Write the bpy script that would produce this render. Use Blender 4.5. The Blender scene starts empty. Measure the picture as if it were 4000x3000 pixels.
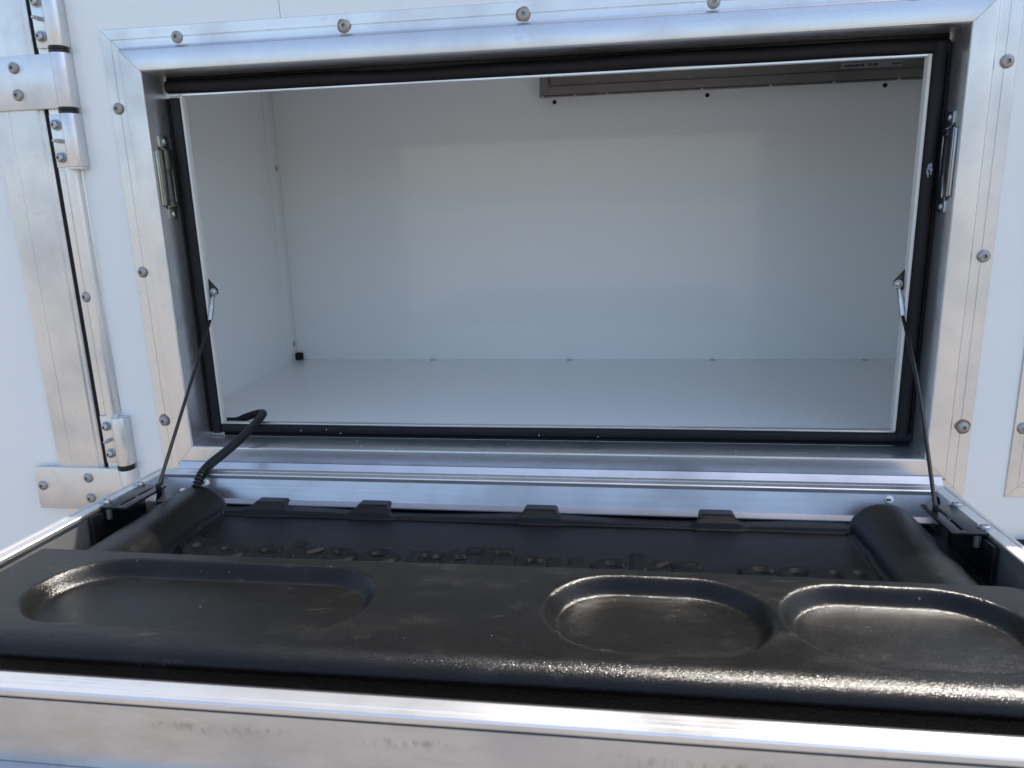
import bpy, bmesh, math, random
import numpy as np
from mathutils import Vector, Matrix

random.seed(7)
S = bpy.context.scene
COL = S.collection
PI = math.pi

# ------------------------------------------------------------------ camera
pitch, yaw, roll = -.2417, .1444, .0303
cp, sp, cy, sy, cr, sr = (math.cos(pitch), math.sin(pitch), math.cos(yaw), math.sin(yaw), math.cos(roll), math.sin(roll))
RX = Matrix(((1, 0, 0), (0, cp, -sp), (0, sp, cp)))
RZ = Matrix(((cy, -sy, 0), (sy, cy, 0), (0, 0, 1)))
RY = Matrix(((cr, 0, sr), (0, 1, 0), (-sr, 0, cr)))
M3 = RZ @ RX @ RY
right, fwd, up = M3.col[0], M3.col[1], M3.col[2]
cam = bpy.data.cameras.new('camera')
cam.sensor_width = 36.0
cam.lens = 36.0 * 2901.4 / 4000.0
cam.clip_start = .02
cam.clip_end = 3000
cam.dof.use_dof = True
cam.dof.focus_distance = .95
cam.dof.aperture_fstop = 13.0
co = bpy.data.objects.new('camera', cam)
COL.objects.link(co)
mw = Matrix.Identity(4)
for i in range(3):
    mw[i][0] = right[i]; mw[i][1] = up[i]; mw[i][2] = -fwd[i]
mw.translation = Vector((.101, -.8592, .3004))
co.matrix_world = mw
S.camera = co

# ------------------------------------------------------------------ sun and sky
SUN = Vector((.45, .42, .95)).normalized()          # towards the sun: behind the truck, to the right
sun_el = math.asin(SUN.z)
world = bpy.data.worlds.new('World')
S.world = world
world.use_nodes = True
wn = world.node_tree
bg = wn.nodes['Background']
sky = wn.nodes.new('ShaderNodeTexSky')
sky.sky_type = 'NISHITA'
sky.sun_disc = False
sky.sun_elevation = sun_el
sky.sun_rotation = math.atan2(SUN.x, SUN.y)
sky.air_density = 1.0
sky.dust_density = 3.2
sky.ozone_density = .55
wn.links.new(sky.outputs['Color'], bg.inputs['Color'])
bg.inputs['Strength'].default_value = .15
sl = bpy.data.lights.new('sun', 'SUN')
sl.energy = 5.0
sl.angle = math.radians(.53)
sl.color = (1.0, .94, .85)
so = bpy.data.objects.new('sun', sl)
COL.objects.link(so)
so.rotation_euler = SUN.to_track_quat('Z', 'Y').to_euler()
S.view_settings.view_transform = 'Standard'
S.view_settings.look = 'None'
S.view_settings.exposure = 1.25
S.view_settings.gamma = 1.0

# ------------------------------------------------------------------ materials
def new_mat(name):
    m = bpy.data.materials.new(name)
    m.use_nodes = True
    nt = m.node_tree
    b = nt.nodes['Principled BSDF']
    return m, nt, b

def nd(nt, typ, **kw):
    n = nt.nodes.new(typ)
    for k, v in kw.items():
        setattr(n, k, v)
    return n

def coords(nt, scale):
    tc = nd(nt, 'ShaderNodeTexCoord')
    mp = nd(nt, 'ShaderNodeMapping')
    mp.inputs['Scale'].default_value = scale
    nt.links.new(tc.outputs['Object'], mp.inputs['Vector'])
    return mp.outputs['Vector']

def noise(nt, vec, scale, detail=3.0, rough=.5):
    n = nd(nt, 'ShaderNodeTexNoise')
    n.inputs['Scale'].default_value = scale
    n.inputs['Detail'].default_value = detail
    n.inputs['Roughness'].default_value = rough
    nt.links.new(vec, n.inputs['Vector'])
    return n.outputs['Fac']

def remap(nt, fac, a, b, lo, hi):
    r = nd(nt, 'ShaderNodeMapRange')
    r.inputs['From Min'].default_value = a
    r.inputs['From Max'].default_value = b
    r.inputs['To Min'].default_value = lo
    r.inputs['To Max'].default_value = hi
    nt.links.new(fac, r.inputs['Value'])
    return r.outputs['Result']

def mixc(nt, fac, c1, c2):
    m = nd(nt, 'ShaderNodeMix', data_type='RGBA')
    if isinstance(fac, float):
        m.inputs[0].default_value = fac
    else:
        nt.links.new(fac, m.inputs[0])
    for s, c in ((m.inputs[6], c1), (m.inputs[7], c2)):
        if isinstance(c, tuple):
            s.default_value = (*c, 1)
        else:
            nt.links.new(c, s)
    return m.outputs[2]

def bump(nt, b, h, strength, dist):
    bm_ = nd(nt, 'ShaderNodeBump')
    bm_.inputs['Strength'].default_value = strength
    bm_.inputs['Distance'].default_value = dist
    nt.links.new(h, bm_.inputs['Height'])
    nt.links.new(bm_.outputs['Normal'], b.inputs['Normal'])
    return bm_

def alu(name, stretch, rough=.32, base=(.71, .71, .715)):
    """mill-finish extrusion: die lines along its length, smudges"""
    m, nt, b = new_mat(name)
    st = noise(nt, coords(nt, stretch), 1.0, 2.0, .6)
    sm = noise(nt, coords(nt, (9, 9, 9)), 1.0, 4.0, .6)
    sp_ = noise(nt, coords(nt, (70, 70, 70)), 1.0, 2.0, .5)
    r1 = remap(nt, st, .3, .7, rough - .06, rough + .06)
    r2 = remap(nt, sm, .35, .7, -.05, .10)
    ad = nd(nt, 'ShaderNodeMath', operation='ADD')
    nt.links.new(r1, ad.inputs[0]); nt.links.new(r2, ad.inputs[1])
    nt.links.new(ad.outputs[0], b.inputs['Roughness'])
    d = tuple(c * .78 for c in base)
    c1 = mixc(nt, remap(nt, sm, .45, .75, 0, 1), base, d)
    c2 = mixc(nt, remap(nt, sp_, .66, .78, 0, .35), c1, (.5, .47, .44))
    nt.links.new(c2, b.inputs['Base Color'])
    b.inputs['Metallic'].default_value = .90
    bump(nt, b, st, .05, .0003)
    return m

ALU_X = alu('aluminium_lengthwise', (2.0, 1400, 1400))
ALU_Z = alu('aluminium_upright', (1400, 1400, 2.0))
ALU_Y = alu('aluminium_crosswise', (1400, 2.0, 1400))
ALU_P = alu('aluminium_plate', (40, 40, 40), .42)
ALU_G = alu('aluminium_darker_plate', (2.0, 900, 900), .34, (.50, .50, .52))  # same finish with a darker base tone, for the back flange
ALU_D = alu('aluminium_dull', (3.0, 1200, 1200), .42, (.25, .225, .205))

ALU_F = alu('aluminium_stained_front', (2.0, 900, 900), .36, (.58, .585, .60))
def add_stains(m):
    nt = m.node_tree; b = nt.nodes['Principled BSDF']
    tc = nd(nt, 'ShaderNodeTexCoord'); sx = nd(nt, 'ShaderNodeSeparateXYZ')
    nt.links.new(tc.outputs['Object'], sx.inputs[0])
    band = nd(nt, 'ShaderNodeMapRange', interpolation_type='SMOOTHSTEP')
    band.inputs['From Min'].default_value = -.0225; band.inputs['From Max'].default_value = -.0165
    nt.links.new(sx.outputs['Z'], band.inputs['Value'])
    band2 = nd(nt, 'ShaderNodeMapRange', interpolation_type='SMOOTHSTEP')
    band2.inputs['From Min'].default_value = -.0120; band2.inputs['From Max'].default_value = -.0160
    nt.links.new(sx.outputs['Z'], band2.inputs['Value'])
    n = noise(nt, coords(nt, (240, 240, 110)), 1.0, 3.0, .6)
    big = noise(nt, coords(nt, (9, 9, 40)), 1.0, 2.0, .5)
    a = nd(nt, 'ShaderNodeMath', operation='MULTIPLY'); nt.links.new(band.outputs[0], a.inputs[0]); nt.links.new(band2.outputs[0], a.inputs[1])
    c_ = nd(nt, 'ShaderNodeMath', operation='MULTIPLY'); nt.links.new(remap(nt, n, .45, .75, 0, .62), c_.inputs[0]); nt.links.new(remap(nt, big, .45, .6, 0, 1), c_.inputs[1])
    f = nd(nt, 'ShaderNodeMath', operation='MULTIPLY'); nt.links.new(a.outputs[0], f.inputs[0]); nt.links.new(c_.outputs[0], f.inputs[1])
    old = b.inputs['Base Color'].links[0].from_socket
    smear_ = noise(nt, coords(nt, (7, 7, 26)), 1.0, 5.0, .7)
    col = mixc(nt, remap(nt, smear_, .48, .68, 0, .55), old, (.40, .385, .38))
    nt.links.new(mixc(nt, f.outputs[0], col, (.13, .12, .11)), b.inputs['Base Color'])
add_stains(ALU_F)

def plain(name, col, rough, metal=0.0, bscale=None, bstr=.1, bdist=.0003, coat=0.0, spec=.5, vary=.06, rvar=1.0):
    m, nt, b = new_mat(name)
    b.inputs['Metallic'].default_value = metal
    n = noise(nt, coords(nt, (14, 14, 14)), 1.0, 4.0, .6)
    c = mixc(nt, remap(nt, n, .35, .7, 0, 1), col, tuple(x * (1 - vary) for x in col))
    nt.links.new(c, b.inputs['Base Color'])
    nt.links.new(remap(nt, n, .3, .7, rough * (1 - .15 * rvar), rough * (1 + .2 * rvar)), b.inputs['Roughness'])
    b.inputs['Coat Weight'].default_value = coat
    b.inputs['Coat Roughness'].default_value = .04
    b.inputs['Specular IOR Level'].default_value = spec
    if bscale:
        h = noise(nt, coords(nt, bscale), 1.0, 2.0, .5)
        bump(nt, b, h, bstr, bdist)
    return m

WHITE = plain('white_gloss_panel', (.78, .81, .805), .20, bscale=(5, 5, 5), bstr=.06, bdist=.004, coat=.25, vary=.015)
LINER = plain('white_liner_panel', (.862, .866, .845), .30, bscale=(300, 300, 300), bstr=.04, bdist=.0004, coat=.55, spec=.4, vary=.004, rvar=.15)
RUBBER = plain('black_rubber_seal', (.007, .007, .009), .55, spec=.3, bscale=(400, 400, 400), bstr=.12, bdist=.0003)
BLACK_METAL = plain('black_coated_steel', (.008, .008, .010), .28, bscale=(500, 500, 500), bstr=.05, bdist=.0002)
BLACK_PLASTIC = plain('black_plastic', (.007, .007, .008), .33, spec=.4)
HOLE = plain('dark_hole', (.006, .005, .005), .8)
ZINC = plain('zinc_plate', (.50, .52, .54), .33, metal=1.0, bscale=(160, 160, 160), bstr=.15, bdist=.0004, vary=.25)
ZINC_Y = plain('yellowed_zinc', (.62, .63, .50), .35, metal=1.0, bscale=(160, 160, 160), bstr=.15, bdist=.0004, vary=.25)
STEEL = plain('weathered_screw_steel', (.40, .39, .375), .5, metal=.8, bscale=(900, 900, 900), bstr=.15, bdist=.0002, vary=.25)
RUST = plain('rust_stain', (.36, .22, .13), .7, vary=.5)
EDGE = plain('cream_panel_edge', (.72, .70, .66), .4)
PLUG = plain('white_plug', (.75, .75, .73), .4)
STICKER = plain('grey_sticker', (.33, .33, .33), .5)
INK = plain('black_ink', (.01, .01, .01), .6)
SEALANT = plain('white_sealant', (.45, .5, .56), .5, vary=.5)

def plastic_grain(name, r0, r1, spec, strength):
    m, nt, b = new_mat(name)
    v1 = coords(nt, (1650, 820, 820))
    g1 = noise(nt, v1, 1.0, 1.0, .5)
    g2 = noise(nt, coords(nt, (500, 300, 300)), 1.0, 2.0, .5)
    ad = nd(nt, 'ShaderNodeMath', operation='MULTIPLY_ADD')
    ad.inputs[1].default_value = .10
    nt.links.new(g2, ad.inputs[0]); nt.links.new(g1, ad.inputs[2])
    bump(nt, b, ad.outputs[0], strength, .0008)
    d = noise(nt, coords(nt, (13, 26, 16)), 1.0, 6.0, .7)
    dust = remap(nt, d, .52, .78, 0, 1)
    sp_ = noise(nt, coords(nt, (240, 240, 240)), 1.0, 1.0, .5)
    fleck = remap(nt, sp_, .80, .83, 0, .35)
    c = mixc(nt, dust, (.0032, .0031, .0030), (.0085, .0083, .0082))
    c = mixc(nt, fleck, c, (.16, .15, .13))
    sc_ = noise(nt, coords(nt, (24, 70, 24)), 1.0, 7.0, .75)
    c = mixc(nt, remap(nt, sc_, .60, .74, 0, .8), c, (.030, .030, .031))
    nt.links.new(c, b.inputs['Base Color'])
    nt.links.new(remap(nt, d, .35, .7, r0, r1), b.inputs['Roughness'])
    b.inputs['Specular IOR Level'].default_value = spec
    return m
GRAIN = plastic_grain('black_grained_plastic', .17, .30, .26, .42)
MOULD = plastic_grain('black_moulded_lettering', .42, .52, .26, .2)

def ground_mat():
    m, nt, b = new_mat('pale_gravel_ground')
    n1 = noise(nt, coords(nt, (.6, .6, .6)), 1.0, 5.0, .6)
    n2 = noise(nt, coords(nt, (60, 60, 60)), 1.0, 3.0, .6)
    c = mixc(nt, n2, (.118, .109, .100), (.178, .165, .151))
    c = mixc(nt, remap(nt, n1, .35, .7, 0, .6), c, (.10, .092, .085))
    nt.links.new(c, b.inputs['Base Color'])
    b.inputs['Roughness'].default_value = .9
    bump(nt, b, n2, .5, .01)
    return m
GROUND = ground_mat()

# ------------------------------------------------------------------ builders
ORIGIN = {}

class MB:
    """collects vertices and faces for one mesh"""
    def __init__(s):
        s.v = []; s.f = []
    def add(s, vs, fs):
        n = len(s.v)
        s.v += [tuple(p) for p in vs]
        s.f += [tuple(i + n for i in f) for f in fs]
        return s
    def box(s, x0, x1, y0, y1, z0, z1):
        return s.add([(x0, y0, z0), (x1, y0, z0), (x1, y1, z0), (x0, y1, z0), (x0, y0, z1), (x1, y0, z1), (x1, y1, z1), (x0, y1, z1)],
                     [(0, 3, 2, 1), (4, 5, 6, 7), (0, 1, 5, 4), (1, 2, 6, 5), (2, 3, 7, 6), (3, 0, 4, 7)])
    def sweep(s, rings, closed=True, caps=True):
        n = len(rings[0]); vs = [p for r in rings for p in r]; fs = []
        for k in range(len(rings) - 1):
            for i in range(n if closed else n - 1):
                j = (i + 1) % n
                fs.append((k * n + i, k * n + j, (k + 1) * n + j, (k + 1) * n + i))
        if caps and closed:
            fs.append(tuple(range(n - 1, -1, -1)))
            fs.append(tuple((len(rings) - 1) * n + i for i in range(n)))
        return s.add(vs, fs)
    def tube(s, pts, rad, seg=10, caps=True):
        pts = [Vector(p) for p in pts]; rings = []; ref = None
        for i, p in enumerate(pts):
            t = (pts[min(i + 1, len(pts) - 1)] - pts[max(i - 1, 0)]).normalized()
            if ref is None:
                ref = t.orthogonal().normalized()
            ref = (ref - t * ref.dot(t)).normalized()
            b_ = t.cross(ref)
            r = rad[i] if isinstance(rad, (list, tuple)) else rad
            rings.append([p + (ref * math.cos(a) + b_ * math.sin(a)) * r for a in (2 * PI * k / seg for k in range(seg))])
        return s.sweep(rings, True, caps)
    def prism(s, poly, axis, a, b):
        """2-D outline pulled along an axis from a to b"""
        def P(p, t):
            return {'x': (t, p[0], p[1]), 'y': (p[0], t, p[1]), 'z': (p[0], p[1], t)}[axis]
        return s.sweep([[P(p, a) for p in poly], [P(p, b) for p in poly]])
    def done(s, name, mat, parent=None, bevel=0, smooth=35, local=False):
        me = bpy.data.meshes.new(name)
        o0 = Vector((0, 0, 0))
        if parent is not None and not local:
            o0 = ORIGIN[parent.name]
        me.from_pydata([(p[0] - o0.x, p[1] - o0.y, p[2] - o0.z) for p in s.v], [], s.f)
        bm = bmesh.new(); bm.from_mesh(me)
        bmesh.ops.remove_doubles(bm, verts=bm.verts, dist=1e-6)
        bmesh.ops.recalc_face_normals(bm, faces=bm.faces)
        if bevel:
            ed = [e for e in bm.edges if len(e.link_faces) == 2 and e.calc_face_angle(0) > .6]
            bmesh.ops.bevel(bm, geom=ed, offset=bevel, segments=2, affect='EDGES', profile=.5, clamp_overlap=True)
        bm.to_mesh(me); bm.free()
        me.materials.append(mat)
        for p in me.polygons:
            p.use_smooth = True
        me.set_sharp_from_angle(angle=math.radians(smooth))
        ob = bpy.data.objects.new(name, me)
        COL.objects.link(ob)
        if parent is not None:
            ob.parent = parent
        ORIGIN[ob.name] = o0
        return ob

def thing(name, label, cat, loc=(0, 0, 0), group=None):
    o = bpy.data.objects.new(name, None)
    o.empty_display_size = .02
    COL.objects.link(o)
    o.location = loc
    o['label'] = label; o['category'] = cat
    if group:
        o['group'] = group
    ORIGIN[o.name] = Vector(loc)
    return o

def ball_part(name, me, parent, loc, normal, spin=0.0, label=None):
    """another copy of a shared small mesh, pointing along a normal"""
    ob = bpy.data.objects.new(name, me)
    COL.objects.link(ob)
    ob.parent = parent
    ob.location = Vector(loc) - ORIGIN[parent.name]
    q = Vector(normal).to_track_quat('Z', 'Y')
    ob.rotation_euler = (q @ Matrix.Rotation(spin, 3, 'Z').to_quaternion()).to_euler()
    if label:
        ob['label'] = label
    return ob

def screw_mesh(name, r, h, mat, star=True, washer=0.0, seg=24):
    m = MB(); rings = []
    def ring(rad, z, lobed=False):
        out = []
        for k in range(seg):
            a = 2 * PI * k / seg
            q = rad * (1 + (.22 * math.cos(6 * a) if lobed else 0))
            out.append((q * math.cos(a), q * math.sin(a), z))
        return out
    if washer:
        rings += [ring(washer, -.0005), ring(washer, .0008), ring(washer * .97, .0010), ring(r * 1.0, .0010)]
    z0 = .0010 if washer else -.0006
    rings += [ring(r, z0), ring(r, z0 + .0006 + h * .08)]
    for k in range(1, 6):
        a = k / 6 * PI / 2
        rings.append(ring(r * math.cos(a * .93), z0 + .0006 + h * math.sin(a)))
    if star:
        zt = z0 + .0006 + h
        rings += [ring(r * .38, zt * .985), ring(r * .33, zt * .985, True), ring(r * .29, zt - h * .75, True), ring(r * .05, zt - h * .8)]
    else:
        rings += [ring(r * .12, z0 + .0006 + h)]
    m.sweep(rings)
    o = m.done(name, mat, smooth=40)
    me = o.data
    bpy.data.objects.remove(o)
    return me

SCREW = screw_mesh('screw', .0068, .0034, STEEL)
BOLT = screw_mesh('bolt', .0055, .0040, ZINC, True, .0068)
SMALL = screw_mesh('small_screw', .0040, .0024, ZINC, True)
RIVET = screw_mesh('rivet', .0056, .0022, ZINC, True)
TINY = screw_mesh('tiny_rivet', .0026, .0016, ZINC, False, 0, 12)
FLATB = screw_mesh('flat_bolt', .0045, .0010, ZINC, True, .0060)

# ------------------------------------------------------------------ ground
g = MB()
g.add([(-600, -600, -1.15), (600, -600, -1.15), (600, 600, -1.15), (-600, 600, -1.15)], [(0, 1, 2, 3)])
gr = g.done('ground', GROUND)
gr['kind'] = 'structure'

# ------------------------------------------------------------------ truck body
WY = .0095                # face of the white wall
TB = thing('truck_body', 'white truck body side wall around the open hatch', 'truck body', (.5, .38, -.75))
m = MB()
m.box(-.552, -.2768, WY, WY + .03, .478, .60)
m.box(-.552, -.478, WY, WY + .03, -.028, .478)
m.box(-.552, -.2768, WY, WY + .03, -.75, -.028)
m.done('side_panel', WHITE, TB)
m = MB()
m.box(-.2762, 1.6, WY, WY + .03, .478, .60)
m.box(.478, 1.6, WY, WY + .03, -.028, .478)
m.box(-.2762, 1.6, WY, WY + .03, -.75, -.028)
m.done('side_panel', WHITE, TB)
MB().box(-.2768, -.2762, WY + .0008, WY + .028, .478, .60).done('panel_joint', RUBBER, TB)
MB().box(-1.6, 1.6, WY + .001, .80, .60, .606).done('roof_panel', WHITE, TB)
MB().box(-1.6, 1.6, .77, .80, -.75, .599).done('rear_panel', WHITE, TB)
MB().box(-1.6, -1.57, WY + .04, .769, -.75, .599).done('end_panel', WHITE, TB)
MB().box(1.57, 1.6, WY + .031, .769, -.75, .599).done('end_panel', WHITE, TB)
MB().box(-1.569, 1.569, WY + .04, .769, -.75, -.73).done('underfloor', ALU_D, TB)
# aluminium door jamb: flat leaf then a round bead, the bead cut away where the hinges sit
m = MB()
flat = [(-.5812, .030), (-.5812, .0075), (-.5806, .0068), (-.5515, .0068), (-.5505, .0093), (-.5505, .030)]
pr = [(-.5812, .030), (-.5812, .0075), (-.5806, .0068), (-.5716, .0068), (-.5704, .0060)]
for k in range(0, 9):
    a = PI - k / 8 * PI
    pr.append((-.5609 + .0090 * math.cos(a), .0055 - .0085 * math.sin(a)))
pr += [(-.5516, .008), (-.5505, .0093), (-.5505, .030)]
m.prism(pr, 'z', .0392, .3525)
m.prism(flat, 'z', .3527, .598)
m.prism(flat, 'z', -.1652, .0390)
m.prism(pr, 'z', -.72, -.1654)
jamb = m.done('door_jamb', ALU_Z, TB, smooth=30)
ball_part('screw', SCREW, jamb, (-.5655, -.0022, .198), (-.35, -1, 0))
MB().box(-.588, -.5815, .010, .030, -.72, .598).done('door_gasket', RUBBER, TB)

# ------------------------------------------------------------------ hatch frame
HW, HH = .45, .459
FR = thing('hatch_frame', 'wide mitred aluminium frame with pan head screws around the open compartment', 'door frame', (0, .0, -.05))
prof = [(0, .0470), (0, .0035), (.0004, .0018), (.0014, .0005), (.003, 0), (.0220, 0), (.0236, .0005), (.0247, .0018), (.0256, .0050), (.0275, .0070), (.0290, .0075),
        (.0362, .0075), (.0366, .0081), (.0371, .0081), (.0375, .0075), (.0484, .0075), (.0490, .0081), (.0490, .0097), (.02, .0097), (.004, .0470)]
G = .0002
def rail_ring(side, sgn):
    out = []
    for u, y in prof:
        if side == 'top': out.append((sgn * (HW + u - G), y, HH + u))
        if side == 'bot': out.append((sgn * (HW + u - G), y, -u))
        if side == 'lef': out.append((-(HW + u), y, (HH + u - G) if sgn > 0 else (-u + G)))
        if side == 'rig': out.append(((HW + u), y, (HH + u - G) if sgn > 0 else (-u + G)))
    return out
rails = {}
for side, mt in (('top', ALU_X), ('bot', ALU_X), ('lef', ALU_Z), ('rig', ALU_Z)):
    m = MB(); m.sweep([rail_ring(side, -1), rail_ring(side, 1)])
    rails[side] = m.done('frame_rail', mt, FR, smooth=25)
for x in (-.403, -.2015, 0, .199, .40):
    ball_part('screw', SCREW, rails['top'], (x, .0072, .4950), (0, -1, 0), random.random() * 3)
for z in (.4208, .227, .0325):
    ball_part('screw', SCREW, rails['lef'], (-.4895, .0072, z), (-.12, -1, 0), random.random() * 3)
for z in (.4223, .228, .0365):
    ball_part('screw', SCREW, rails['rig'], (.4895, .0072, z), (.05, -1, 0), random.random() * 3)

def stain(parent, x, z, y, r, seed, lean):
    rnd = random.Random(seed); m = MB(); n = 26
    ph = rnd.uniform(0, 6)
    rr = [r * (1 + .05 * math.sin(3 * 2 * PI * k / n + ph) + .04 * math.sin(5 * 2 * PI * k / n + 2 * ph) + .20 * max(0, math.cos(2 * PI * k / n - lean))) for k in range(n)]
    out = [(x + rr[k] * math.cos(2 * PI * k / n), z + rr[k] * math.sin(2 * PI * k / n)) for k in range(n)]
    m.prism(out, 'y', y - .0003, y + .0002)
    return m.done('rust_stain', RUST, parent)
stain(rails['rig'], .4895, .0365, .0074, .0079, 2, 2.0)
stain(rails['top'], 0, .4950, .0074, .0074, 5, 3.1)
stain(rails['top'], -.2015, .4950, .0074, .0072, 8, 3.1)
stain(rails['lef'], -.4890, .0325, .0074, .0074, 9, 1.6)
# rubber seals lying against the stop
def seal_profile(w):
    """(u inwards from the jamb, y)"""
    return [(0.0002, .0468), (0.0002, .0462), (.0012, .0445), (.0035, .0440), (.0046, .0455), (.0056, .0440), (.0066, .0415), (.0085, .0395),
            (w * .55, .0385), (w - .0035, .0392), (w - .0010, .0415), (w, .0445), (w, .0468)]
sw = .0195
m = MB(); m.sweep([[(x, y - (.0008 * math.sin(x * 14) if u > .003 else 0), HH - u - (.0009 * math.sin(x * 9 + 2.5) + .0006 * math.sin(x * 31)) * (u > .004)) for u, y in seal_profile(.0200)] for x in [-.4460 + k * .8930 / 60 for k in range(61)]])
m.done('seal_strip', RUBBER, FR, smooth=50)
m = MB(); m.sweep([[(x, y, u * (1 + .02 * math.sin(x * 12)) + .0003) for u, y in seal_profile(.0190)] for x in [-.4285 + k * .8775 / 60 for k in range(61)]])
m.done('seal_strip', RUBBER, FR, smooth=50)
m = MB(); m.sweep([[(-HW + u, y + .0004, z) for u, y in seal_profile(sw)] for z in (.006, .4345)])
m.done('seal_strip', RUBBER, FR, smooth=50)
m = MB(); m.sweep([[(HW - u, y - .0035, z) for u, y in seal_profile(sw)] for z in (.0135, .4490)])
m.done('seal_strip', RUBBER, FR, smooth=50)
# thin stop edge beside the seals (throat into the compartment)
ti = .0228
m = MB()
m.box(-HW + sw + .0002, -HW + ti, .0425, .0524, .0200, HH - .0205)
m.done('stop_edge', EDGE, FR, bevel=.0005)
m = MB(); m.box(HW - ti - .0004, HW - sw - .0002, .0405, .0526, .0200, HH - .0205)
m.done('stop_edge', EDGE, FR, bevel=.0005)
m = MB(); m.box(-HW + .004, HW - .004, .0425, .0510, HH - .0222, HH - .0204)
m.done('stop_edge', ALU_X, FR)
m = MB(); m.box(-HW + sw, HW - sw, .0420, .0500, .0176, .0205)
m.done('stop_edge', ALU_X, FR, bevel=.0005)
# corner tab left bare above the left seal
MB().box(-.4498, -.4300, .046, .055, .4350, .4385).done('corner_tab', ALU_P, FR)
# scuffed white rub marks where the strikers press into the seals
def smear(name, cx, cz, w, h, y, seed, n=26):
    rnd = random.Random(seed); mm = MB()
    for k in range(n):
        a = rnd.uniform(0, 2 * PI); q = rnd.uniform(.45, 1)
        px = cx + w * q * math.cos(a) + rnd.uniform(-1, 1) * w * .2
        pz = cz + h * q * math.sin(a)
        r = rnd.uniform(.0004, .0011)
        mm.tube([(px, y, pz), (px + rnd.uniform(-1, 1) * r, y - .0003, pz + r * 1.6), (px + rnd.uniform(-1, 1) * r, y, pz + 3.2 * r)], [r * .4, r * .7, r * .2], 5)
    ob = mm.done(name, SEALANT, FR)
    ob['kind'] = 'stuff'
    return ob
smear('rub_mark', -.4375, .3365, .0028, .0075, .0402, 3, 20)
smear('rub_mark', .4365, .3180, .0028, .0060, .0354, 5, 30)

# lint and grit on the bottom seal and sill
rnd = random.Random(21); m = MB()
for k in range(14):
    x = rnd.uniform(-.42, .43)
    if k % 3: y, z = rnd.uniform(.010, .036), .0006
    else: y, z = .0384, rnd.uniform(.008, .015)
    r = rnd.uniform(.0003, .0007); a = rnd.uniform(0, PI)
    m.tube([(x, y, z), (x + r * 2 * math.cos(a), y - .0002, z + r * abs(math.sin(a)) * 2)], [r, r * .6], 5)
m.done('lint', PLUG, FR)['kind'] = 'stuff'
# strike plates on the side jambs
def strike(xs, z0, z1, mat, flip):
    """bent steel keeper: two feet, a raised bowed plate with a slot"""
    s_ = 1 if xs > 0 else -1
    m = MB()
    ya, yb = .0075, .0372
    def bx(y0, y1, za, zb, h0, h1):
        xa, xb = xs - s_ * h0, xs - s_ * h1
        m.box(min(xa, xb), max(xa, xb), y0, y1, za, zb)
    bx(ya + .0095, yb - .002, z0, z0 + .0125, .0, .0018)
    bx(ya + .0095, yb - .002, z1 - .0125, z1, .0, .0018)
    L0, L1 = z0 + .0165, z1 - .0165
    k0 = (L0 + .0225, L1 - .0075) if flip else (L0 + .0055, L1 - .0225)
    # raised plate around the slot
    bx(ya, ya + .0125, L0, L1, .0026, .0040)
    bx(yb - .0040, yb, L0, L1, .0026, .0040)
    bx(ya + .0125, yb - .0040, L0, k0[0], .0026, .0040)
    bx(ya + .0125, yb - .0040, k0[1], L1, .0026, .0040)
    # side flange and ramps back to the feet
    bx(ya - .0016, ya - .0001, L0 + .001, L1 - .001, .0006, .0030)
    for a, b_ in ((z0 + .0120, L0), (L1, z1 - .0120)):
        h = (.0010, .0033) if a < (z0 + z1) / 2 else (.0033, .0010)
        m.sweep([[(xs - s_ * (h[0] - .0008), ya + .010, a), (xs - s_ * (h[0] + .0008), ya + .010, a), (xs - s_ * (h[0] + .0008), yb - .002, a), (xs - s_ * (h[0] - .0008), yb - .002, a)],
                 [(xs - s_ * (h[1] - .0008), ya + .006, b_), (xs - s_ * (h[1] + .0008), ya + .006, b_), (xs - s_ * (h[1] + .0008), yb - .001, b_), (xs - s_ * (h[1] - .0008), yb - .001, b_)]])
    ob = m.done('strike_plate', mat, FR, bevel=.0006)
    for z in (z0 + .006, z1 - .006):
        ball_part('screw', SMALL, ob, (xs - s_ * .0016, (ya + yb) / 2 + .0045, z), (-s_, 0, 0), random.random() * 3)
    return ob
strike(-HW, .2905, .3890, ZINC_Y, False)['label'] = 'yellowed bent steel keeper'
strike(HW, .2745, .3780, ZINC, True)

# piano hinge under the frame
m = MB()
m.box(-.448, .448, -.0450, -.0435, -.0300, -.0120) if False else None
for k in range(22):
    x = -.44 + k * .04
    m.tube([(x + .0004, -.060, -.0125), (x + .0396, -.060, -.0125)], .0050, 12)
m.prism([(-.0006, -.0208), (-.0012, -.0204), (-.0105, -.0290), (-.0105, -.0300), (-.0006, -.0300)], 'x', -.4690, .4690)
m.box(-.445, .445, -.0600, -.0010, -.0325, -.0305)
m.box(-.445, .445, -.0610, -.0590, -.0325, -.0165)
m.done('piano_hinge', ALU_X, FR, smooth=40)

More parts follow.
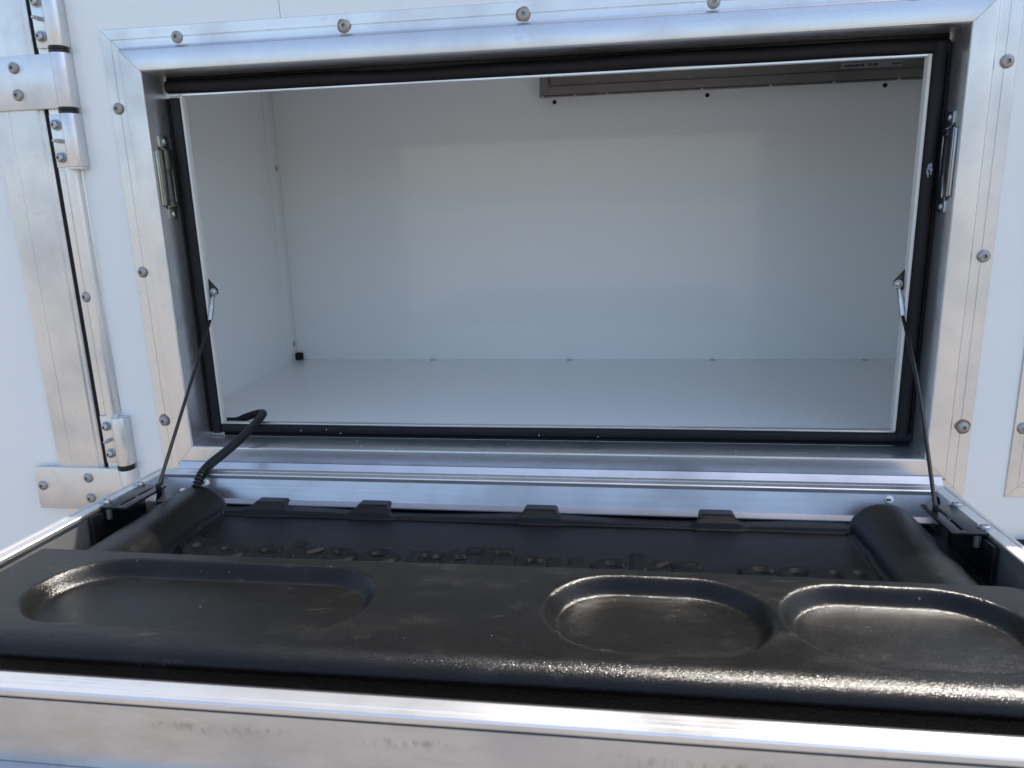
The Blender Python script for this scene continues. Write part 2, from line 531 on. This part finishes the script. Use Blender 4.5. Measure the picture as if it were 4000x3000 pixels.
# ------------------------------------------------------------------ compartment behind the hatch
CP = thing('storage_compartment', 'empty white lined compartment behind the open hatch', 'storage compartment', (.05, .3, .0))
FZ, CZ, BY, LX, RXX = .0058, .560, .52, -.53, .66
MB().box(LX - .01, RXX + .01, BY, BY + .006, FZ - .01, CZ + .01).done('back_panel', LINER, CP)
MB().box(LX - .006, LX, .0526, BY - .0002, FZ - .01, CZ).done('end_panel', LINER, CP)
MB().box(RXX, RXX + .006, .0526, BY - .0002, FZ - .01, CZ).done('end_panel', LINER, CP)
fl = MB().box(LX + .0002, RXX - .0002, .0505, BY - .0002, FZ - .006, FZ).done('floor_panel', LINER, CP)
MB().box(LX + .0002, RXX - .0002, .0526, BY - .0002, CZ, CZ + .006).done('ceiling_panel', LINER, CP)
m = MB()
m.box(LX, -HW + sw + .001, .0475, .0522, FZ, CZ)
m.box(HW - sw, RXX, .0475, .0522, FZ, CZ)
m.box(-HW + sw, HW - sw, .0475, .0522, HH - .0203, CZ)
m.box(-HW + sw, HW - sw, .0470, .0504, FZ - .006, .0175)
m.done('front_panel', LINER, CP)
tr = MB().box(LX + .0001, LX + .0013, .4785, BY - .0003, .0205, CZ - .001).done('corner_trim', LINER, CP, bevel=.0003)
for y, z in ((.5055, .372), (.506, .0395), (.505, .545)):
    ball_part('rivet', RIVET, tr, (LX + .0013, y, z), (1, 0, 0))
MB().box(LX + .0002, LX + .0125, BY - .0108, BY - .0004, FZ + .0002, .0198).done('drain_slot', HOLE, CP)
for x in (-.5145, -.2516, .0117, .2743, .5385):
    ball_part('rivet', RIVET, fl, (x, BY - .0085, FZ), (0, 0, 1))
# screw holes below the fixture
def hole_mesh():
    m = MB()
    rings = []
    for r, z in ((.0036, -.0002), (.0036, .0005), (.0024, .0006), (.0022, -.0001), (.0003, -.0002)):
        rings.append([(r * math.cos(2 * PI * k / 14), r * math.sin(2 * PI * k / 14), z) for k in range(14)])
    m.sweep(rings)
    o = m.done('screw_hole', HOLE); me = o.data; bpy.data.objects.remove(o); return me
HM = hole_mesh()
bp = [o for o in CP.children if o.name.startswith('back_panel')][0]
for x, z in ((-.0093, .4659), (.2514, .4651), (.5366, .4672)):
    ball_part('screw_hole', HM, bp, (x, BY - .0003, z), (0, -1, 0))

# aluminium framed fixture high on the back wall
FX = thing('panel_fixture', 'dark aluminium framed panel mounted high on the compartment back wall', 'fixture', (.3, .51, .472))
def fx_ring(x0, x1):
    pass
fx0, fx1, fz0, fz1 = -.0330, .640, .4735, .556
fp = [(0, .5196), (0, .4990), (.0012, .4975), (.0150, .4975), (.0165, .4990), (.0172, .5040), (.0172, .5196)]
def fxr(side, e):
    out = []
    for u, y in fp:
        if side == 'bot': out.append(((fx0 + u + G) if e == 0 else (fx1 - u - G), y, fz0 + u))
        if side == 'top': out.append(((fx0 + u + G) if e == 0 else (fx1 - u - G), y, fz1 - u))
        if side == 'lef': out.append((fx0 + u, y, (fz0 + u + G) if e == 0 else (fz1 - u - G)))
        if side == 'rig': out.append((fx1 - u, y, (fz0 + u + G) if e == 0 else (fz1 - u - G)))
    return out
for side, mt in (('bot', ALU_D), ('top', ALU_D), ('lef', ALU_D), ('rig', ALU_D)):
    MB().sweep([fxr(side, 0), fxr(side, 1)]).done('frame_rail', mt, FX, smooth=25)
MB().box(fx0 + .0174, fx1 - .0174, .5080, .5190, fz0 + .0174, fz1 - .0174).done('panel', ALU_D, FX)
lip = MB().box(fx0 + .001, fx1 - .001, .4960, .5000, fz0 - .0022, fz0 - .0002).done('bottom_lip', ALU_D, FX, bevel=.0003)
for x in (-.028, .028, .083, .24, .35, .45, .55, .61):
    ball_part('rivet', TINY, lip, (x, .4960, fz0 - .0012), (0, -1, -.2))
# weld bead in the mitre
m = MB()
for k in range(11):
    t = k / 10 * .0165
    m.tube([(fx0 + t, .4972, fz0 + t - .0004), (fx0 + t + .0007, .4967, fz0 + t + .0008), (fx0 + t + .0014, .4972, fz0 + t + .0016)], [.0008, .0014, .0008], 6)
m.done('weld_bead', ZINC, FX)
st = MB().box(.462, .556, .5072, .5078, .4935, .5030).done('sticker', STICKER, FX)
m = MB()
rnd = random.Random(4)
x = .467
while x < .497:
    w = rnd.uniform(.0012, .0026); m.box(x, x + w, .5068, .5070, .4965, .4965 + rnd.uniform(.0026, .0042)); x += w + .0007
for x in (.503, .5055, .5085, .5125, .5145, .5165):
    m.box(x, x + .0018, .5068, .5070, .4967, .5003)
x = .540
while x < .553:
    w = rnd.uniform(.001, .002); m.box(x, x + w, .5068, .5070, .4968, .4995); x += w + .0006
m.done('printing', INK, st)['kind'] = 'stuff'

# ------------------------------------------------------------------ fold-down hatch door
HD = thing('hatch_door', 'fold down aluminium hatch door holding a black moulded tray with three recesses', 'hatch door', (0, -.0908, .0062))
TILT = -.0433
HD.rotation_euler = (TILT, 0, 0)
ORIGIN['hatch_door'] = Vector((0, 0, 0))       # children are given in the door's own axes
DX, D0, D1 = .434, .0070, .4255
dprof = [(.0004, -.0490), (.0004, -.0054), (.0009, -.0050), (.0009, -.0045), (0, -.0042), (0, -.0012), (.0012, 0), (.0046, 0), (.0050, -.0007), (.0064, -.0007), (.0068, 0),
         (.0164, 0), (.0175, -.0009), (.0175, -.0038), (.0168, -.0044), (.0150, -.0048), (.0150, -.0490)]
def d_ring(side, e):
    out = []
    for u, z in dprof:
        a = -1 if e == 0 else 1
        if side == 'back': out.append((a * (DX - u - G), -(D0 + u), z))
        if side == 'front': out.append((a * (DX - u - G), -(D1 - u), z * .35 if -.0008 < z < -.0002 and u < .01 else z))
        if side == 'lef': out.append((-(DX - u), -((D0 + u + G) if e == 0 else (D1 - u - G)), z))
        if side == 'rig': out.append(((DX - u), -((D0 + u + G) if e == 0 else (D1 - u - G)), z))
    return out
dr = {}
for side, mt in (('back', ALU_X), ('front', ALU_X), ('lef', ALU_Y), ('rig', ALU_Y)):
    dr[side] = MB().sweep([d_ring(side, 0), d_ring(side, 1)]).done('door_rail', mt, HD, smooth=25)
m = MB()
m.prism([(-.0236, -.0010), (-.0248, -.0012), (-.0249, -.0080), (-.0254, -.0140), (-.0268, -.0190), (-.0290, -.0230), (-.0318, -.0256), (-.0350, -.0266), (-.0410, -.0280), (-.0410, -.0292), (-.0330, -.0292)], 'x', -.4185, .4185)
m.done('back_flange', ALU_G, HD, smooth=25)
MB().box(-.4335, .4335, -.4262, -.4252, -.0488, -.0056).done('front_plate', ALU_F, HD)
MB().box(-.4335, .4335, -.42565, -.42515, -.0055, -.0051).done('joint_line', HOLE, HD)
MB().box(-.414, .414, -.4095, -.3985, -.0480, -.0062).done('bounce_blocker', RUBBER, HD)  # added unseen strip: stops sun bouncing off the rail onto the liner
MB().box(-.447, .447, -.4350, -.004, -.0545, -.0492).done('outer_skin', ALU_X, HD, bevel=.0012)
for x, z, y in ((.3725, -.0100, -.0268), (-.3640, -.0100, -.0268), (-.3905, -.0200, -.0308)):
    m = MB(); m.tube([(x, y, z), (x, y - .0022, z + .0011), (x, y - .0028, z + .0014)], [.0040, .0040, .0030], 16)
    pg = m.done('plug', PLUG, HD)
    MB().box(x - .0036, x + .0004, y - .0034, y - .0024, z + .0004, z + .0020).done('slot', HOLE, pg)

# moulded tray liner: one surface over x and L (distance out from the hinge)
def sm(a, b, t):
    t = np.clip((t - a) / (b - a), 0, 1)
    return t * t * (3 - 2 * t)
TOP, FLOOR = -.0040, -.0345
xs = np.unique(np.concatenate([np.arange(-.412, .4121, .0015), np.array([-.4085, -.4078, .4078, .4085])]))
Rr = .0205
R0_ = .3510
roll_a = np.linspace(0, PI / 2, 22)
Ls = np.unique(np.round(np.concatenate([np.arange(.0268, .216, .0012), np.arange(.216, .228, .0004), np.arange(.228, R0_, .0012), R0_ + Rr * np.sin(roll_a) * .99999]), 6))
X, Lg = np.meshgrid(xs, Ls)
base = np.where(Lg < .0560, -.0300, -.0300 + (FLOOR + .0300) * sm(.0560, .0590, Lg)) - .0022 * np.exp(-((Lg - .0605) / .0022) ** 2)
side_flange = sm(.386, .394, np.abs(X))
base = base * (1 - side_flange) + (-.036) * side_flange
# slight mould bulge and droop
base = base + .0006 * np.sin(X * 23 + 1.0) * np.sin(Lg * 31)
for tx in (-.2795, -.1610, .0220, .2030):
    dx = np.abs(X - tx)
    hx = 1 - sm(.0150, .0215, dx - .006 * sm(.046, .056, Lg))
    top_ = np.interp(Lg, [.028, .030, .0455, .0475, .0555, .0590, .0600, .0640], [-.0262, -.0236, -.0230, -.0238, -.0284, -.0320, FLOOR, FLOOR])
    base = np.maximum(base, np.where(Lg < .0600, base * (1 - hx) + top_ * hx, base))
# arms either side
Z = base
for sx in (-1, 1):
    cx = sx * (.3605 - .004 * sm(.05, .25, Lg))
    dx = (X - cx)
    w = .0318
    de = np.maximum(0, .0520 - Lg) * 1.35
    q = np.sqrt(dx ** 2 + de ** 2) / w
    arm = FLOOR + (-.0065 - FLOOR) * np.clip(1 - q ** 2.3, 0, 1) ** .55
    d_ = arm - Z
    kk = .005
    h = np.clip(.5 + .5 * d_ / kk, 0, 1)
    Z = Z * (1 - h) + arm * h + kk * h * (1 - h) * np.where(q < 1.15, 1, 0)
# shelf in front with rounded back corners
rc = np.where(X < 0, .007, .022)
qx = np.abs(X) - (.4080 - rc)
ql = (.2215 + rc) - Lg
sd = np.sqrt(np.maximum(qx, 0) ** 2 + np.maximum(ql, 0) ** 2) + np.minimum(np.maximum(qx, ql), 0) - rc
e = -sd
r0 = .0035
shelf = np.where(e >= r0, TOP, np.where(e >= 0, TOP - r0 + np.sqrt(np.maximum(r0 ** 2 - (r0 - np.clip(e, 0, r0)) ** 2, 0)), TOP - r0 + e * 40))
shelf = shelf + .0007 * np.sin(X * 9 + .6) * (e > 0)
Z = np.maximum(Z, shelf)
def stadium(xa, xb, lc, r):
    px = np.clip(X, xa, xb)
    return np.sqrt((X - px) ** 2 + (Lg - lc) ** 2) - r
for xa, xb, lc, r in ((-.3035, -.1320, .2890, .0500), (.1035, .1555, .2885, .0515), (.2690, .3260, .2880, .0515)):
    e = -stadium(xa, xb, lc, r)
    dep = sm(-.0045, .0085, e) * .0120
    Z = Z - dep * (Lg > .225)
roll_m = np.clip(Lg - R0_, 0, Rr)
Z = Z - .0125 * (1 - (1 - np.clip(roll_m / Rr, 0, 1) ** 2.2) ** .5)
nL, nX = X.shape
V = np.stack([X, -Lg, Z], -1).reshape(-1, 3)
idx = np.arange(nL * nX).reshape(nL, nX)
F = np.stack([idx[:-1, :-1], idx[1:, :-1], idx[1:, 1:], idx[:-1, 1:]], -1).reshape(-1, 4)
# skirt down the front
sk = V[idx[-1]].copy(); sk[:, 1] += .0040; sk[:, 2] = -.0485
V = np.concatenate([V, sk])
sidx = np.arange(nX) + nL * nX
F = np.concatenate([F, np.stack([idx[-1, :-1], sidx[:-1], sidx[1:], idx[-1, 1:]], -1)])
me = bpy.data.meshes.new('tray_liner')
me.vertices.add(len(V)); me.vertices.foreach_set('co', V.astype(np.float32).ravel())
me.loops.add(F.size); me.loops.foreach_set('vertex_index', F.astype(np.int32).ravel())
me.polygons.add(len(F))
me.polygons.foreach_set('loop_start', np.arange(0, F.size, 4, dtype=np.int32))
me.polygons.foreach_set('use_smooth', np.ones(len(F), dtype=bool))
me.update(calc_edges=True)
me.materials.append(GRAIN)
liner = bpy.data.objects.new('tray_liner', me)
COL.objects.link(liner)
liner.parent = HD
liner['label'] = 'black grained plastic tray with three oval recesses and side bolsters'
ORIGIN['tray_liner'] = Vector((0, 0, 0))

# raised lettering moulded into the tray floor
LET = [('R', -.3225), ('o', -.2724), ('c', -.2354), ('k', -.1985), ('p', -.1600), ('o', -.1205), ('r', -.0790), ('t', -.0500), ('T', -.0180), ('r', .0200),
       ('u', .0545), ('c', .0935), ('k', .1300), ('s', .1640), ('.', .1900), ('c', .2225), ('o', .2580), ('m', .2985)]
from mathutils.bvhtree import BVHTree
tv, tf = [], []
for ch, lx in LET:
    cu = bpy.data.curves.new('letter', 'FONT')
    cu.body = ch; cu.size = .060; cu.align_x = 'CENTER'; cu.offset = .0024
    to = bpy.data.objects.new('letter', cu); COL.objects.link(to)
    dg = bpy.context.evaluated_depsgraph_get(); dg.update()
    tm = to.evaluated_get(dg).to_mesh()
    base_l = .1640 + (lx + .32) * .008
    n0 = len(tv)
    tv += [(v.co.x * 1.15 + lx, v.co.y - base_l, 0) for v in tm.vertices]
    tf += [tuple(i + n0 for i in p.vertices) for p in tm.polygons]
    bpy.data.objects.remove(to); bpy.data.curves.remove(cu)
bvh = BVHTree.FromPolygons([Vector(v) for v in tv], tf)
gx = np.arange(-.362, .374, .0009); gl = np.arange(.110, .180, .0009)
mask = np.zeros((len(gl), len(gx)))
dn = Vector((0, 0, -1))
for j, l in enumerate(gl):
    for i, x in enumerate(gx):
        if bvh.ray_cast(Vector((x, -l, 1)), dn)[0] is not None:
            mask[j, i] = 1
for it in range(6):                                  # soften the moulded edges
    p = np.pad(mask, 1, mode='edge')
    mask = (p[:-2, 1:-1] + p[2:, 1:-1] + p[1:-1, :-2] + p[1:-1, 2:] + 2 * p[1:-1, 1:-1]) / 6
GX, GL = np.meshgrid(gx, gl)
gz = FLOOR + .0006 * np.sin(GX * 23 + 1.0) * np.sin(GL * 31) + mask * .0032 - .0003
m = MB()
keep = mask > .03
vid = -np.ones(mask.shape, int); c = 0; vs = []; fs = []
for j in range(len(gl)):
    for i in range(len(gx)):
        if keep[j, i]:
            vid[j, i] = c; c += 1; vs.append((gx[i], -gl[j], gz[j, i]))
for j in range(len(gl) - 1):
    for i in range(len(gx) - 1):
        q = (vid[j, i], vid[j + 1, i], vid[j + 1, i + 1], vid[j, i + 1])
        if min(q) >= 0: fs.append(tuple(int(t) for t in q))
m.add(vs, fs)
let = m.done('lettering', MOULD, liner, smooth=80)

# flashing thread stuck along the lip, beside the last clip
m = MB(); pts = []
for k in range(90):
    t = k / 89
    pts.append((.099 + t * .080, -(.0545 + .0013 * math.sin(t * 2 * PI * 10.5) - .002 * t), -.0292 + .0003 * math.cos(t * 60)))
m.tube(pts, .00038, 6)
m.done('moulding_thread', RUBBER, liner)

# slotted stay brackets bolted to the side rails
def bracket(s_):
    m = MB()
    def bx(x0, x1, l0, l1, z0, z1):
        m.box(min(s_ * x0, s_ * x1), max(s_ * x0, s_ * x1), -l1, -l0, z0, z1)
    l0, l1 = .0650, .1335
    zt, zb = .0002, -.0022
    bx(.3870, .3965, l0, l1, zb, zt)
    bx(.3995, .4172, l0, l1, zb, zt)
    for a, b_ in ((l0, .0770), (.0985, .1035), (.1270, l1)):
        bx(.3966, .3994, a, b_, zb, zt)
    bx(.4130, .4164, l0 + .002, .1500, -.0400, -.0048)
    ob = m.done('stay_bracket', BLACK_METAL, HD, bevel=.0003)
    for l in (.0650, .1205):
        ball_part('bolt', FLATB, ob, (s_ * .4195, -l, .0005), (0, 0, 1), random.random() * 3)
    m = MB()
    m.tube([(s_ * .4090, -.131, -.0025), (s_ * .4090, -.131, -.0130)], .0032, 12)
    m.done('bolt_shank', ZINC, ob)
    return ob
bracket(-1); bracket(1)

# ------------------------------------------------------------------ stay cables
def stay(s_, label, top, bot, sag):
    r = thing('stay_cable', label, 'cable', bot, 'stay cables holding the hatch door')
    bx_ = top
    # triangular bracket behind the stop edge
    m = MB()
    x0 = s_ * (HW - ti - .0002)
    x1 = x0 - s_ * .0112
    m.prism([(x0, top[2] + .0165), (x1, top[2] + .0030), (x1, top[2] - .003), (x0, top[2] - .008)], 'y', .0495, .0515)
    m.done('anchor_plate', BLACK_METAL, r, bevel=.0003)
    eye = Vector((x0 - s_ * .0075, .0470, top[2]))
    low = eye + Vector((s_ * .0035, -.003, -.0165))
    # ring lug and crimp barrel
    m = MB()
    rings = []
    for rad, dy in ((.0020, 0), (.0047, 0), (.0047, -.0014), (.0020, -.0014), (.0020, 0)):
        rings.append([(eye.x + rad * math.cos(2 * PI * k / 18), eye.y + dy, eye.z + rad * math.sin(2 * PI * k / 18)) for k in range(18)])
    m.sweep(rings, True, False)
    mid = eye + Vector((s_ * .0012, -.0008, -.0065))
    m.tube([eye + Vector((s_ * .0006, -.0008, -.0050)), mid, low], [.0024, .0024, .0026], 10)
    end = low + Vector((s_ * .0020, -.0050, -.0190))
    m.tube([low, end], .0034, 12)
    m.done('crimp_lug', ZINC, r, smooth=40)
    ball_part('bolt', SMALL, r, (eye.x, eye.y - .0018, eye.z), (0, -1, 0), .3)
    b0 = Vector(bot)
    pts = [end + Vector((0, .0015, .006)), end]
    for k in range(1, 17):
        t = k / 16
        p = end.lerp(b0, t)
        p += Vector((sag * math.sin(PI * t) * (1 - t * .6), 0, 0))
        pts.append(p)
    pts.append(b0 + Vector((0, .0, -.0030)))
    m = MB(); m.tube(pts, .0019, 10)
    m.done('cable', BLACK_PLASTIC, r)
    m = MB(); m.tube([b0 + Vector((0, 0, .004)), b0 + Vector((0, 0, .0005)), b0 + Vector((0, 0, -.006)), b0 + Vector((0, 0, -.008))], [.0022, .0029, .0029, .0020], 12)
    m.done('cable_stop', BLACK_PLASTIC, r)
    return r
stay(-1, 'black stay cable at the left jamb, beside the corrugated conduit', (-.4222, .047, .1967), (-.3872, -.1695, .0126), .0)
stay(1, 'slightly bowed black stay cable at the right jamb', (.4222, .047, .1950), (.3936, -.1728, .0128), .0045)

# ------------------------------------------------------------------ corrugated conduit
CD = thing('corrugated_conduit', 'black corrugated conduit looping from the tray over the sill into the compartment', 'conduit', (-.366, -.13, .0))
def catmull(P, n):
    P = [Vector(p) for p in P]; out = []
    for i in range(1, len(P) - 2):
        for k in range(n):
            t = k / n
            a, b, c, d = P[i - 1], P[i], P[i + 1], P[i + 2]
            out.append(.5 * ((2 * b) + (-a + c) * t + (2 * a - 5 * b + 4 * c - d) * t * t + (-a + 3 * b - 3 * c + d) * t ** 3))
    out.append(P[-2]); return out
raw = catmull([(-.3655, -.160, -.045), (-.3655, -.1440, -.016), (-.3650, -.1340, .0010), (-.3640, -.1220, .0105), (-.3665, -.1000, .0135), (-.3698, -.0620, .0140), (-.3729, -.0200, .0160), (-.3752, .0240, .0212),
               (-.3766, .0500, .0258), (-.3800, .0640, .0272), (-.3920, .0690, .0250), (-.4090, .0720, .0192), (-.4250, .0740, .0130), (-.4420, .0760, .0118), (-.46, .078, .0115)], 60)
acc = [0]
for a, b in zip(raw, raw[1:]):
    acc.append(acc[-1] + (b - a).length)
step = .00095; pts = []; rad = []; i = 0; d = 0
while d < acc[-1]:
    while acc[i + 1] < d: i += 1
    t = (d - acc[i]) / max(1e-9, acc[i + 1] - acc[i])
    pts.append(raw[i].lerp(raw[i + 1], t))
    rad.append(.0056 if (len(pts) % 4) in (0, 1) else .0039)
    d += step
MB().tube(pts, rad, 12).done('conduit_tube', BLACK_PLASTIC, CD, smooth=25)

# ------------------------------------------------------------------ side door at the left
SD = thing('side_door', 'white side door with a wide aluminium edge rail at the far left', 'door', (-.9, .02, -.72))
MB().box(-1.56, -.6535, .0090, .036, -.72, .595).done('door_panel', WHITE, SD)
pr = [(-.6540, .034), (-.6540, .0060), (-.6527, .0040), (-.6330, .0040), (-.6326, .0045), (-.6322, .0040), (-.5960, .0040), (-.5945, .0046), (-.5925, .0068), (-.5895, .0070), (-.5880, .0085), (-.5880, .034)]
MB().prism(pr, 'z', -.72, .595).done('edge_rail', ALU_Z, SD, smooth=20)

# ------------------------------------------------------------------ strap hinges
def hinge(label, zs0, zs1, xl, leaf_up, leaf_dn, bolts, step_l):
    """strap on the door between zs0 and zs1, knuckles on the jamb above and below"""
    h = thing('strap_hinge', label, 'hinge', (-.58, 0, (zs0 + zs1) / 2), 'strap hinges of the side door')
    kx, ky, kr = -.5490, -.0005, .0098
    def knuckle(x_edge, z0, z1, name, yb, xl_):
        m = MB(); pr_ = [(xl_, yb), (xl_, yb - .0040)]
        pr_ += [(kx - kr * .95, yb - .0040)]
        for k in range(0, 13):
            a = PI - .25 - k / 12 * (PI - .25)
            pr_.append((kx + kr * math.cos(a), ky - kr * math.sin(a)))
        pr_ += [(kx + kr, .0090), (kx - kr, .0090)]
        m.prism(pr_, 'z', z0, z1)
        return m.done(name, ALU_P if name == 'strap' else ALU_Z, h, bevel=.0004, smooth=30)
    s_ = knuckle(None, zs0, zs1, 'strap', .0038, xl)
    for bx_, bz in bolts:
        ball_part('bolt', SCREW, s_, (bx_, -.0003, bz), (-.1, -1, 0), random.random() * 3)
    for (z0, z1) in (leaf_up, leaf_dn):
        if z0 is None: continue
        l = knuckle(None, z0, z1, 'leaf', .0066, -.5785)
        zc = (z0 + z1) / 2
        for dz in (-.0190, .0190):
            ball_part('bolt', BOLT, l, (-.5712, .0027, zc + dz), (-.1, -1, 0), random.random() * 3)
        m = MB()
        m.tube([(-.5690, .0030, zc), (-.5690, -.0040, zc), (-.5690, -.0046, zc), (-.5690, -.0085, zc), (-.5690, -.0095, zc)], [.0026, .0026, .0017, .0022, .0010], 10)
        m.done('grease_nipple', ZINC, l)
    for z0, z1 in ((zs1 + .0004, zs1 + .0064), (zs0 - .0064, zs0 - .0004)):
        m = MB(); m.tube([(kx, ky, z0), (kx, ky, (z0 + z1) / 2 - .0004), (kx, ky, (z0 + z1) / 2), (kx, ky, (z0 + z1) / 2 + .0004), (kx, ky, z1)], [kr + .0008, kr + .0008, kr - .0004, kr + .0008, kr + .0008], 20)
        m.done('bushing', BLACK_PLASTIC, h)
    return h
h1 = hinge('upper strap hinge bridging the side door and its jamb', .4240, .4845, -.680, (.4915, .5545), (.3560, .4172), ((-.6120, .4712), (-.6122, .4407)), None)
m = MB(); m.tube([(-.5490, -.0005, .3545), (-.5490, -.0005, .3557)], .0104, 18); m.box(-.5620, -.5400, -.004, .006, .3530, .3556)
m.done('end_cap', ALU_P, h1)
h2 = hinge('lower strap hinge plate beside the stay bracket at bottom left', -.0935, -.0335, -.6890, (-.0265, .0390), (-.165, -.1005), ((-.6795, -.0602), (-.6090, -.0476), (-.6100, -.0770)), None)

# ------------------------------------------------------------------ next frame along the wall, at the right edge
F2 = thing('hatch_frame', 'second aluminium frame, just its lower left corner showing at the right edge', 'door frame', (.75, 0, -.05))
bx0, bx1, bz0, bz1 = .5395 + .049 + .0035, 1.35, .0025, .42
prof2 = prof
def r2(side, sgn):
    out = []
    for u, y in prof2:
        if side == 'top': out.append(((bx0 - u + G) if sgn < 0 else (bx1 + u - G), y, bz1 + u))
        if side == 'bot': out.append(((bx0 - u + G) if sgn < 0 else (bx1 + u - G), y, bz0 - u))
        if side == 'lef': out.append((bx0 - u, y, (bz1 + u - G) if sgn > 0 else (bz0 - u + G)))
        if side == 'rig': out.append((bx1 + u, y, (bz1 + u - G) if sgn > 0 else (bz0 - u + G)))
    return out
for side, mt in (('top', ALU_X), ('bot', ALU_X), ('lef', ALU_Z), ('rig', ALU_Z)):
    o = MB().sweep([r2(side, -1), r2(side, 1)]).done('frame_rail', mt, F2, smooth=25)
    if side == 'lef':
        for z in (.036, .22, .41):
            ball_part('screw', SCREW, o, (bx0 - .0395, .0072, z), (-.1, -1, 0), random.random() * 3)
MB().box(bx0 + .001, bx1 - .001, .003, .0094, bz0 + .001, bz1 - .001).done('door_panel', WHITE, F2, bevel=.001)
# black rub rail low on the wall at the right
RR = thing('rub_rail', 'black rub rail low on the white wall at the right edge', 'bumper rail', (.95, 0, -.12))
MB().box(.5590, 1.5, -.0060, WY - .0004, -.1500, -.0985).done('rail_body', RUBBER, RR, bevel=.003)
